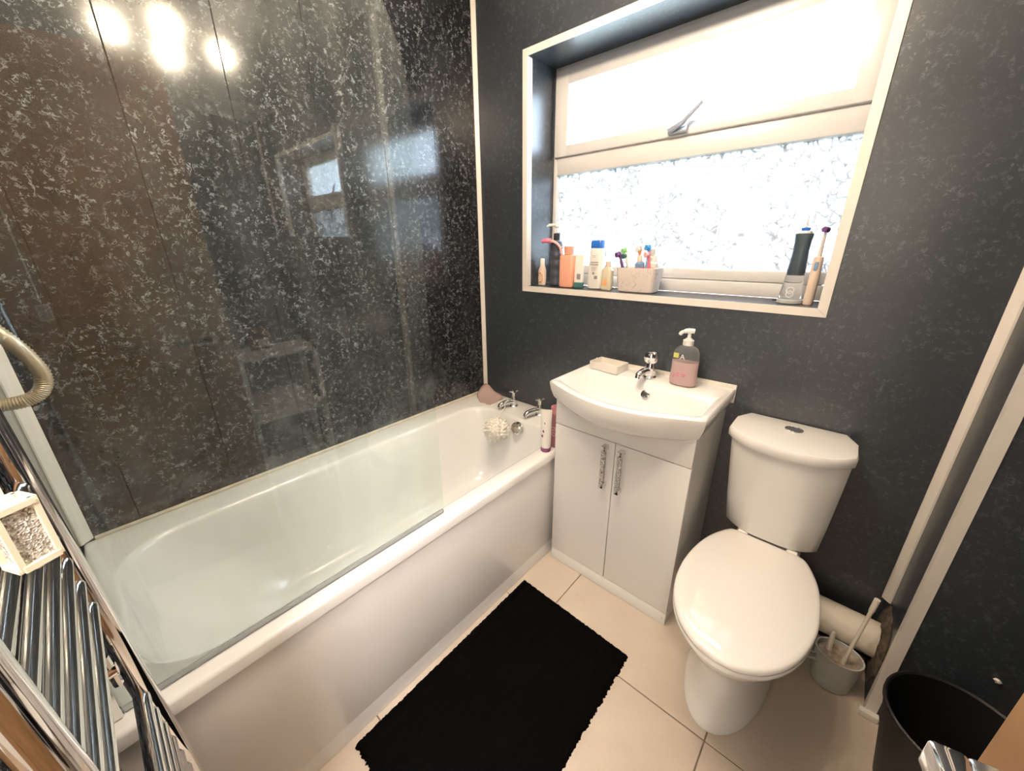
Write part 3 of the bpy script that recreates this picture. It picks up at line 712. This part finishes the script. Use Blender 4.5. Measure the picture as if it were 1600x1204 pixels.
# bin
bnx, bny = 1.990, -.395
bn_ = thing('waste_bin', 'black plastic waste bin at the bottom right corner', 'bin', (bnx, bny, 0))
lathe_p = [(.092, .0006), (.098, .006), (.138, .270), (.142, .276), (.142, .284), (.138, .286), (.134, .282), (.094, .012)]
obj('bucket', lathe(BM(), lathe_p, bnx, bny, 0, 40), 'black_plastic', bn_)
bm = BM(); bmesh.ops.create_icosphere(bm, subdivisions=2, radius=.006, matrix=Matrix.Translation((2.052, BY - .006, .334)))
for v in bm.verts: v.co += Vector((noise.noise(v.co * 300), 0, noise.noise(v.co * 240))) * .006
tag(obj('paper_scrap', bm, 'trim_white', loc=(2.052, BY - .006, .334)), 'tiny white scrap stuck on the black boxing above the bin', 'paper scrap')

# ------------------------------------------------------------------ bath mat
bm = BM(); nx, ny = 100, 156; mx0, mx1, my0, my1 = .756, 1.247, -1.325, -.545
g = []
for j in range(ny + 1):
    row = []
    for i in range(nx + 1):
        u, v = i / nx, j / ny; x = mx0 + (mx1 - mx0) * u; y = my0 + (my1 - my0) * v
        e = min(u * (mx1 - mx0), (1 - u) * (mx1 - mx0), v * (my1 - my0), (1 - v) * (my1 - my0))
        h = .013 * min(1, e / .008) ** .5 + .0025 * math.sin(x * 2 * PI / .024 + .8 * noise.noise(Vector((x * 9, y * 9, 0)))) * min(1, e / .02) + random.uniform(-.0018, .0018) + .002
        if i in (0, nx): x += random.uniform(-.004, .003) * (1 if i else -1)
        if j in (0, ny): y += random.uniform(-.004, .004)
        x += random.uniform(-.0012, .0012) + .010 * (v - .5) * -.4; y += random.uniform(-.0012, .0012) - .012 * (u - .5)
        row.append(bm.verts.new((x, y, max(h, .0012) if e > 0 else .0008)))
    g.append(row)
for j in range(ny):
    for i in range(nx): bm.faces.new((g[j][i], g[j][i + 1], g[j + 1][i + 1], g[j + 1][i]))
tag(obj('bath_mat', bm, 'mat_black', loc=(1.0, -.93, 0), ang=180), 'black ribbed shaggy bath mat on the beige tiles', 'bath mat')

# ------------------------------------------------------------------ towel radiator
RX0, RX1, RY = .800, 1.185, -1.614
rad = thing('towel_radiator', 'chrome ladder towel radiator on the wall beside the doorway', 'radiator', (.99, RY, .36), rot=(math.radians(1.7), 0, 0))
def radobj(name, bm, m): 
    for v in bm.verts: v.co -= Vector((.99, RY, .36))
    return obj(name, bm, m, rad, local=True)
for x in (RX0, RX1):
    bm = BM(); prism(bm, [(x + .016 * math.cos(t), RY + .018 * math.sin(t) * (1 if math.sin(t) > 0 else .75)) for t in [2 * PI * i / 20 for i in range(20)]], .34, 1.37, bev=.004)
    radobj('upright', bm, 'chrome')
zs = [1.33, 1.29, 1.247, 1.205] + [1.088, 1.045, 1.002, .961, .918, .875] + [.664, .622, .580, .537, .494, .452, .410, .37]
for z in zs:
    bm = BM(); n = 10
    tube(bm, [(RX0 + .008 + (RX1 - RX0 - .016) * i / n, RY - .002, z) for i in range(n + 1)], .0112, 14)
    radobj('bar', bm, 'chrome')
for x in (RX0 + .04, RX1 - .04):
    for z in (1.18, .77):
        bm = BM(); tube(bm, [(x, RY - .003, z), (x, YB + .0015 + (z - .36) * .0297, z)], [.010, .013], 12); tube(bm, [(x, RY - .01, z + .03), (x, RY - .01, z - .03)], .006, 8); radobj('bracket', bm, 'chrome')
# light pull
lp = thing('light_pull', 'sparkly crystal block light pull on a white cord by the radiator', 'light pull', (1.2655, -1.5765, 1.216))
Lm = Matrix.Translation((1.2655, -1.5765, 1.2375)) @ Matrix.Rotation(math.radians(27), 4, 'Z')
hw, hh = .0072, .0172
bm = BM()
for sx in (-1, 1):
    for sy in (-1, 1): box(bm, sx * hw - .0012, sx * hw + .0012, sy * hw - .0012, sy * hw + .0012, -hh, hh)
for sz in (-1, 1):
    z = sz * hh
    for s in (-1, 1):
        box(bm, -hw, hw, s * hw - .0017, s * hw + .0017, z - .0017, z + .0017); box(bm, s * hw - .0017, s * hw + .0017, -hw, hw, z - .0017, z + .0017)
box(bm, -hw, hw, -hw, hw, hh - .001, hh + .0012); 
obj('cage', xf(bm, Lm), 'cream', lp, smooth=False)
obj('crystal_core', xf(bx(-hw + .0008, hw - .0008, -hw + .0008, hw - .0008, -hh + .001, hh - .001), Lm), 'crystal', lp, smooth=False)
bm = BM(); tube(bm, [(1.2655, -1.5765, 1.2205), (1.2655, -1.5765, 1.2145)], .0025, 10); obj('knot', bm, 'cream', lp)
bm = BM(); tube(bm, [(1.2655, -1.5765, 1.259), (1.266, -1.5765, 1.6), (1.276, -1.575, CZ - .03)], .0016, 8); obj('cord', bm, 'white_plastic', lp)
obj('ceiling_switch', lathe(BM(), [(.036, -.03), (.042, -.02), (.042, -.0005)], 1.276, -1.575, CZ, 24), 'white_plastic', lp)

# ------------------------------------------------------------------ door leaf (open) with lever handle
hx_, hy_ = 1.853, YB + .016; ex, ey = 1.727, -1.135
dl = math.hypot(ex - hx_, ey - hy_); ang = math.atan2(ey - hy_, ex - hx_)
door = thing('door_1', 'pale wooden door standing open at the right with chrome lever', 'door', (hx_, hy_, 0), rot=(0, 0, ang), kind='structure')
obj('leaf', bx(.002, dl, -.035, 0, .008, 1.972, bev=.002), 'wood', door, local=True)
lzx = .492; lz = 1.038
bm = BM(); tube(bm, [(lzx, .0003, lz), (lzx, .010, lz)], [.029, .027], 28); rs = obj('rose', bm, 'satin', door, local=True)
bm = BM(); box(bm, lzx - .012, lzx + .012, .010, .046, lz - .011, lz + .012, bev=.003); obj('handle_neck', bm, 'chrome_soft', rs, local=True)
bm = BM(); box(bm, lzx - .115, lzx + .012, .046, .066, lz - .011, lz + .013, bev=.003, seg=2); obj('lever', bm, 'chrome', rs, local=True)
for z in (.25, 1.7):
    bm = BM(); tube(bm, [(0, -.002, z), (0, -.002, z + .09)], .006, 10); obj('hinge', bm, 'chrome_soft', door, local=True)

# ------------------------------------------------------------------ ceiling spotlight fitting
sl = thing('ceiling_spotlight', 'four-lamp chrome spotlight plate on the ceiling', 'ceiling light', (1.01, -.93, CZ))
obj('plate', bx(.91, 1.11, -1.03, -.83, CZ - .022, CZ - .0005, bev=.006), 'chrome_soft', sl)
for (x, y) in ((1.03, -1.11), (1.16, -.91), (1.00, -.75), (.86, -.96)):
    d = Vector((x - 1.01, y + .93, 0)).normalized(); B = Vector((1.01, -.93, CZ - .03)) + d * .08; E = Vector((x, y, 2.285))
    bm = BM(); tube(bm, [B + Vector((0, 0, .01)), B, E + Vector((0, 0, .035))], .006, 8)
    ax = (d * .5 + Vector((0, 0, -1))).normalized()
    tube(bm, [E - ax * .045, E - ax * .03, E], [.014, .027, .029], 20, True)
    sp_ = obj('lamp_head', bm, 'chrome_soft', sl)
    bm = BM(); tube(bm, [E + ax * .0005, E + ax * .003], .025, 20); obj('bulb', bm, 'bulb', sp_)
    ld = bpy.data.lights.new('bulb_light', 'POINT'); ld.energy = LAMP_W; ld.color = (1.0, .80, .60); ld.shadow_soft_size = .026
    lo = bpy.data.objects.new('bulb_light', ld); COL.objects.link(lo); lo.location = E + ax * .034

# ------------------------------------------------------------------ mirror and shelf unit on the right wall (seen only as reflections)
mi = thing('wall_mirror', 'frameless rectangular mirror on the right wall', 'mirror', (XR, -.62, 1.43))
obj('mirror_glass', bx(XR - .006, XR - .0005, -.92, -.32, 1.43, 2.0, bev=.001), 'mirror', mi, smooth=False)
su = thing('shelf_unit', 'white three-tier storage shelf against the right wall', 'shelf', (2.02, -.9, 0))
for x in (1.935, 2.125):
    for y in (-.745, -1.085): obj('leg', bx(x - .012, x + .012, y - .012, y + .012, .0006, .92), 'white_plastic', su)
for z in (.89, .57, .25): 
    obj('shelf', bx(1.925, 2.137, -1.097, -.733, z - .012, z + .004, bev=.003), 'white_plastic', su)
    obj('lip', bx(1.923, 1.9248, -1.097, -.733, z - .02, z + .028), 'white_plastic', su)
jr = thing('jar', 'dark red lidded jar with white label on the top shelf', 'jar', (2.02, -.96, .894))
obj('jar_body', lathe(BM(), [(.045, .0004), (.048, .004), (.048, .085), (.042, .09)], 2.02, -.96, .894, 24), 'dark_red', jr)
obj('lid', lathe(BM(), [(.047, .0905), (.047, .108), (.044, .11)], 2.02, -.96, .894, 24), 'wood', jr)
obj('label', bx(1.9705, 1.9715, -.985, -.935, .92, .96), 'white_plastic', jr)
bm = selli([(0, .09, .12), (.02, .098, .13), (.05, .098, .13), (.08, .09, .12), (.095, .07, .1)], 2.03, -.93, .5745, 4); tag(obj('folded_towel', bm, 'towel', loc=(2.03, -.93, .5745)), 'folded pale towel on the middle shelf', 'towel')

# ------------------------------------------------------------------ things on the window sill
z0 = SZ + .0005
b_ = thing('small_lotion_bottle', 'small peach and white lotion bottle at the left end of the sill', 'bottle', (.338, .10, z0))
obj('bottle', selli([(0, .017, .012), (.003, .020, .0145), (.04, .0215, .016), (.075, .0205, .015), (.09, .014, .012), (.097, .011, .011)], .338, .10, z0, 2.4), 'rose_white', b_)
obj('cap', lathe(BM(), [(.0115, .0975), (.0115, .126), (.009, .13)], .338, .10, z0, 16), 'bottle_white', b_)
bm = BM(); tube(bm, spline([(.326, .0855, z0 + .045), (.338, .0828, z0 + .064), (.350, .0855, z0 + .046), (.345, .0838, z0 + .02), (.332, .0838, z0 + .02)], 4), .0028, 6); obj('orange_print', bm, 'print_orange', b_)
b_ = thing('black_pump_bottle', 'tall black wavy pump bottle on the sill beside the peach bottle', 'bottle', (.408, .12, z0))
prof = [(0, .024, .024)] + [(.004 + i * .0075, .0285 + .0018 * math.sin(i * 1.1), .0285 + .0018 * math.sin(i * 1.1)) for i in range(26)] + [(.208, .025, .025), (.214, .016, .016)]
obj('bottle', selli(prof, .408, .12, z0, 2.2), 'navy_grey', b_)
obj('collar', lathe(BM(), [(.0155, .2145), (.0155, .245), (.013, .247)], .408, .12, z0, 20), 'pump_black', b_)
bm = lathe(BM(), [(.007, .247), (.007, .272), (.012, .275), (.012, .288)], .408, .12, z0, 14); tube(bm, [(.415, .12, z0 + .284), (.375, .10, z0 + .284), (.366, .095, z0 + .277)], [.008, .0065, .005], 10); obj('pump', bm, 'white_plastic', b_)
b_ = thing('pink_razor', 'pink and white razor hooked over the black pump bottle', 'razor', (.39, .085, z0))
bm = BM(); tube(bm, spline([(.400, .082, z0 + .212), (.378, .072, z0 + .214), (.358, .066, z0 + .208)], 5), [.012] * 5 + [.010] * 5 + [.005], 10); obj('razor_head', bm, 'pink', b_)
bm = BM(); tube(bm, spline([(.400, .083, z0 + .210), (.425, .081, z0 + .206), (.446, .10, z0 + .175), (.450, .13, z0 + .09), (.450, .14, z0 + .006)], 5), [.006] * 20 + [.004], 10); obj('razor_handle', bm, 'pink_light', b_)
b_ = thing('peach_bottle', 'flat peach bottle with cylindrical peach flip cap on the sill', 'bottle', (.500, .085, z0))
obj('bottle', selli([(0, .030, .017), (.004, .035, .021), (.012, .037, .022), (.142, .037, .022), (.148, .034, .020), (.151, .026, .015)], .500, .085, z0, 4.5), 'peach', b_)
obj('cap', lathe(BM(), [(.0215, .1515), (.0215, .154), (.0235, .186), (.022, .188), (.015, .188), (.013, .18)], .505, .085, z0, 24), 'peach_dark', b_)
bm = BM(); tube(bm, spline([(.483, .073, z0 + .184), (.473, .068, z0 + .182), (.470, .067, z0 + .165), (.475, .070, z0 + .152)], 5), .0035, 8); obj('cap_loop', bm, 'pink_light', b_)
b_ = thing('green_cap_tube', 'white squeeze tube standing on a dark teal cap', 'tube', (.560, .095, z0))
obj('cap', selli([(0, .022, .017), (.002, .024, .019), (.024, .024, .019), (.026, .022, .017)], .560, .095, z0, 2.5), 'teal_cap', b_)
obj('tube_body', selli([(.0265, .0235, .0185), (.05, .024, .017), (.10, .024, .010), (.14, .024, .003), (.15, .024, .0016)], .560, .095, z0, 2.3), 'bottle_white', b_)
bm = BM(); box(bm, .558, .578, .0775, .0782, z0 + .04, z0 + .065); obj('print', bm, 'print_grey', b_)
b_ = thing('blue_cap_shampoo', 'white shampoo bottle with blue flip cap and grey print', 'bottle', (.645, .105, z0))
obj('bottle', selli([(0, .030, .020), (.004, .035, .024), (.03, .0385, .026), (.08, .0365, .025), (.13, .034, .023), (.168, .0325, .021), (.178, .028, .019)], .645, .105, z0, 2.8), 'bottle_white', b_)
obj('cap', selli([(.1785, .028, .0195), (.181, .030, .021), (.208, .0295, .0205), (.212, .027, .018)], .645, .105, z0, 3.2), 'blue_cap', b_)
bm = BM()
for (xa, xb, za, zb) in ((.628, .668, .118, .121), (.628, .668, .107, .110), (.634, .660, .096, .0975), (.634, .658, .091, .0925), (.636, .652, .140, .1415), (.634, .654, .146, .1475), (.640, .650, .066, .076), (.650, .666, .046, .060), (.634, .656, .084, .0855)):
    box(bm, xa, xb, .0778, .0783, z0 + za, z0 + zb)
obj('print', bm, 'print_grey', b_)
b_ = thing('small_clear_bottle', 'small yellowish clear bottle with orange label beside the shampoo', 'bottle', (.714, .085, z0))
obj('bottle', selli([(0, .022, .014), (.003, .025, .017), (.01, .026, .018), (.085, .025, .017), (.096, .016, .012), (.10, .010, .010)], .714, .085, z0, 3), 'yellow_clear', b_)
obj('cap', lathe(BM(), [(.011, .1005), (.011, .122), (.009, .124)], .714, .085, z0, 16), 'rose_white', b_)
bm = BM(); v = [bm.verts.new(p) for p in ((.694, .0658, z0 + .022), (.722, .0658, z0 + .022), (.722, .0658, z0 + .055), (.706, .0658, z0 + .042))]; bm.faces.new(v)
r_ = bmesh.ops.extrude_face_region(bm, geom=bm.faces[:]); bmesh.ops.translate(bm, verts=[q for q in r_['geom'] if isinstance(q, bmesh.types.BMVert)], vec=(0, -.0006, 0)); obj('label', bm, 'print_orange', b_)
# toothbrush caddy
cx_, cy_ = .852, .105
ca = thing('toothbrush_caddy', 'pale marbled oblong caddy holding toothbrushes on the sill', 'caddy', (cx_, cy_, z0))
def rr3(hx, hy, r, z): return [(cx_ + x, cy_ + y, z0 + z) for x, y in rrect(-hx, hx, -hy, hy, r, 4, 6)]
bm = loft(BM(), [rr3(.072, .038, .014, 0), rr3(.078, .043, .018, .004), rr3(.083, .047, .018, .05), rr3(.088, .05, .018, .100), rr3(.085, .047, .016, .101), rr3(.078, .042, .014, .05), rr3(.072, .037, .012, .01)])
obj('box', bm, 'marble_white', ca)
def brush(label, hm, head, base, top, bristle):
    """toothbrush from base point (in the caddy) to its head"""
    bb, tt = Vector(base), Vector(top); d = (tt - bb).normalized(); n_ = (Vector((-.5, -.8, .2)) - d * Vector((-.5, -.8, .2)).dot(d)).normalized()
    t_ = thing('toothbrush', label, 'toothbrush', base, group='toothbrushes in the caddy')
    bm = BM(); P_ = [bb, bb.lerp(tt, .45), bb.lerp(tt, .68), bb.lerp(tt, .80), bb.lerp(tt, .86), bb.lerp(tt, .94), tt]
    tube(bm, P_, [.006, .0075, .0065, .005, .0075, .008, .005], 8); obj('handle', bm, hm, t_)
    bm = BM(); c0 = bb.lerp(tt, .93); tube(bm, [c0 + n_ * .004, c0 + n_ * .017], [.0105, .0115], 8); obj('bristles', bm, bristle, t_)
cz = z0 + .013
brush('purple and black toothbrush leaning left in the caddy', 'dark_purple', None, (.806, .10, cz), (.760, .085, z0 + .165), 'dark_purple')
brush('green toothbrush leaning left in the caddy', 'green', None, (.815, .12, cz), (.772, .115, z0 + .180), 'green')
brush('white toothbrush with dark green head in the caddy', 'bottle_white', None, (.835, .10, cz), (.790, .085, z0 + .160), 'dark_green')
brush('orange toothbrush standing upright in the caddy', 'orange', None, (.834, .12, cz), (.836, .125, z0 + .185), 'bottle_white')
brush('blue-headed toothbrush behind the toothpaste in the caddy', 'blue', None, (.868, .125, cz), (.872, .135, z0 + .192), 'blue')
brush('pink toothbrush leaning over the right of the caddy', 'pink', None, (.905, .10, cz), (.893, .08, z0 + .165), 'pink_light')
def paste(label, base, top, body, capm, stripe):
    bb, tt = Vector(base), Vector(top); t_ = thing('toothpaste', label, 'toothpaste', base, group='toothpaste tubes in the caddy')
    d = (tt - bb); L = d.length; Rq = Vector((0, 0, 1)).rotation_difference(d.normalized()).to_matrix().to_4x4(); Mx = Matrix.Translation(bb) @ Rq
    obj('tube_body', xf(selli([(0, .021, .0015), (L * .4, .021, .010), (L * .78, .019, .0165), (L * .82, .012, .012)], 0, 0, 0, 2.2), Mx), body, t_)
    obj('cap', xf(lathe(BM(), [(.0105, L * .825), (.0105, L * .96), (.008, L)], seg=16), Mx), capm, t_)
    if stripe: obj('stripe', xf(selli([(L * .42, .0215, .0112), (L * .66, .0202, .0150)], 0, 0, 0, 2.2), Mx), stripe, t_)
paste('blue and red toothpaste tube upside down in the caddy', (.868, .092, cz), (.858, .075, z0 + .150), 'steel_blue', 'rose_white', 'red_print')
paste('pale orange-white toothpaste tube at the right of the caddy', (.892, .108, cz), (.914, .106, z0 + .150), 'bottle_white', 'white_plastic', 'print_orange')
paste('slim silver-white toothpaste tube at the back of the caddy', (.890, .124, cz), (.893, .124, z0 + .175), 'bottle_white', 'grey_plastic', None)
# water flosser and electric toothbrush
wf = thing('water_flosser', 'dark blue cordless water flosser with clear tank on the sill', 'water flosser', (1.392, .10, z0))
fx, fy = 1.398, .102
obj('tank', lathe(BM(), [(.033, 0), (.034, .004), (.033, .02), (.029, .06), (.026, .095), (.0245, .096)], fx, fy, z0, 28), 'clear_plastic', wf)
obj('tank_base', lathe(BM(), [(.034, .0), (.0365, .002), (.0365, .012), (.0345, .014)], fx, fy, z0, 28, cap0=True), 'grey_plastic', wf)
obj('body', selli([(.092, .022, .022), (.10, .0255, .024), (.13, .024, .022), (.17, .022, .020), (.20, .023, .021), (.218, .0255, .022), (.222, .0245, .021)], fx, fy, z0, 2.6), 'flosser_blue', wf)
obj('collar', lathe(BM(), [(.020, .2225), (.018, .229), (.012, .230)], fx, fy, z0, 20), 'white_plastic', wf)
bm = lathe(BM(), [(.0115, .2305), (.0125, .233), (.0125, .239), (.005, .241)], fx, fy, z0, 16); nz = obj('nozzle_ring', bm, 'blue_cap', wf); obj('nozzle', lathe(BM(), [(.004, .241), (.003, .26), (.0018, .278)], fx, fy, z0, 12), 'white_plastic', nz)
bm = BM()
for zc in (.045, .032): 
    tube(bm, [(fx + .010 * math.cos(t), fy - .0325 - .0012, z0 + zc + .010 * math.sin(t)) for t in [2 * PI * k / 16 for k in range(17)]], .0016, 6)
obj('emblem', bm, 'white_plastic', wf)
bm = BM(); tube(bm, spline([(fx - .034, fy - .004, z0 + .008), (fx - .045, fy - .008, z0 + .008), (fx - .048, fy + .004, z0 + .007)], 4), .003, 6); obj('latch', bm, 'black_plastic', wf)
eb = thing('electric_toothbrush', 'white electric toothbrush with dark button at the right end of the sill', 'toothbrush', (1.450, .10, z0))
qx, qy = 1.4505, .10
obj('handle', lathe(BM(), [(.0135, 0), (.0145, .003), (.0145, .08), (.0135, .14), (.0130, .150), (.010, .152)], qx, qy, z0, 24), 'rose_white', eb)
obj('button', selli([(0, .0045, .004), (.004, .006, .005), (.024, .006, .005), (.028, .0045, .004)], qx - .001, qy - .0105, z0 + .108, 2.2), 'steel_blue', eb)
bm = lathe(BM(), [(.006, .152), (.0045, .19), (.004, .225)], qx, qy, z0, 12); obj('neck', bm, 'carved_grey', eb)
bm = BM(); tube(bm, [(qx + .004, qy + .006, z0 + .231), (qx - .004, qy - .010, z0 + .233)], [.0085, .0085], 14); obj('brush_head', bm, 'dark_purple', eb)

# ------------------------------------------------------------------ outside: garden wall and neighbouring house, seen through the obscured pane
mat('brick_far', (.70, .52, .47), .9, var=.15, vscale=3)
mat('grass_far', (.30, .34, .24), .95)
struct('ground_outside', bx(-12, 14, .35, 14, -1.9, -1.8), 'grass_far', 'lawn outside behind the obscured window', 'ground', smooth=False)
nh = thing('neighbour_house', 'reddish neighbouring house blurred behind the obscured window pane', 'house', (1.2, 8.5, -1.8))
obj('house_wall', bx(-3.0, 4.2, 7.5, 11, -1.8, 1.0), 'brick_far', nh, smooth=False)
bm = BM(); loft(bm, [[(-3.2, 7.3, 1.0), (-3.2, 11.2, 1.0), (-3.2, 9.2, 1.9)], [(4.4, 7.3, 1.0), (4.4, 11.2, 1.0), (4.4, 9.2, 1.9)]]); obj('house_roof', bm, 'brick_far', nh, smooth=False)
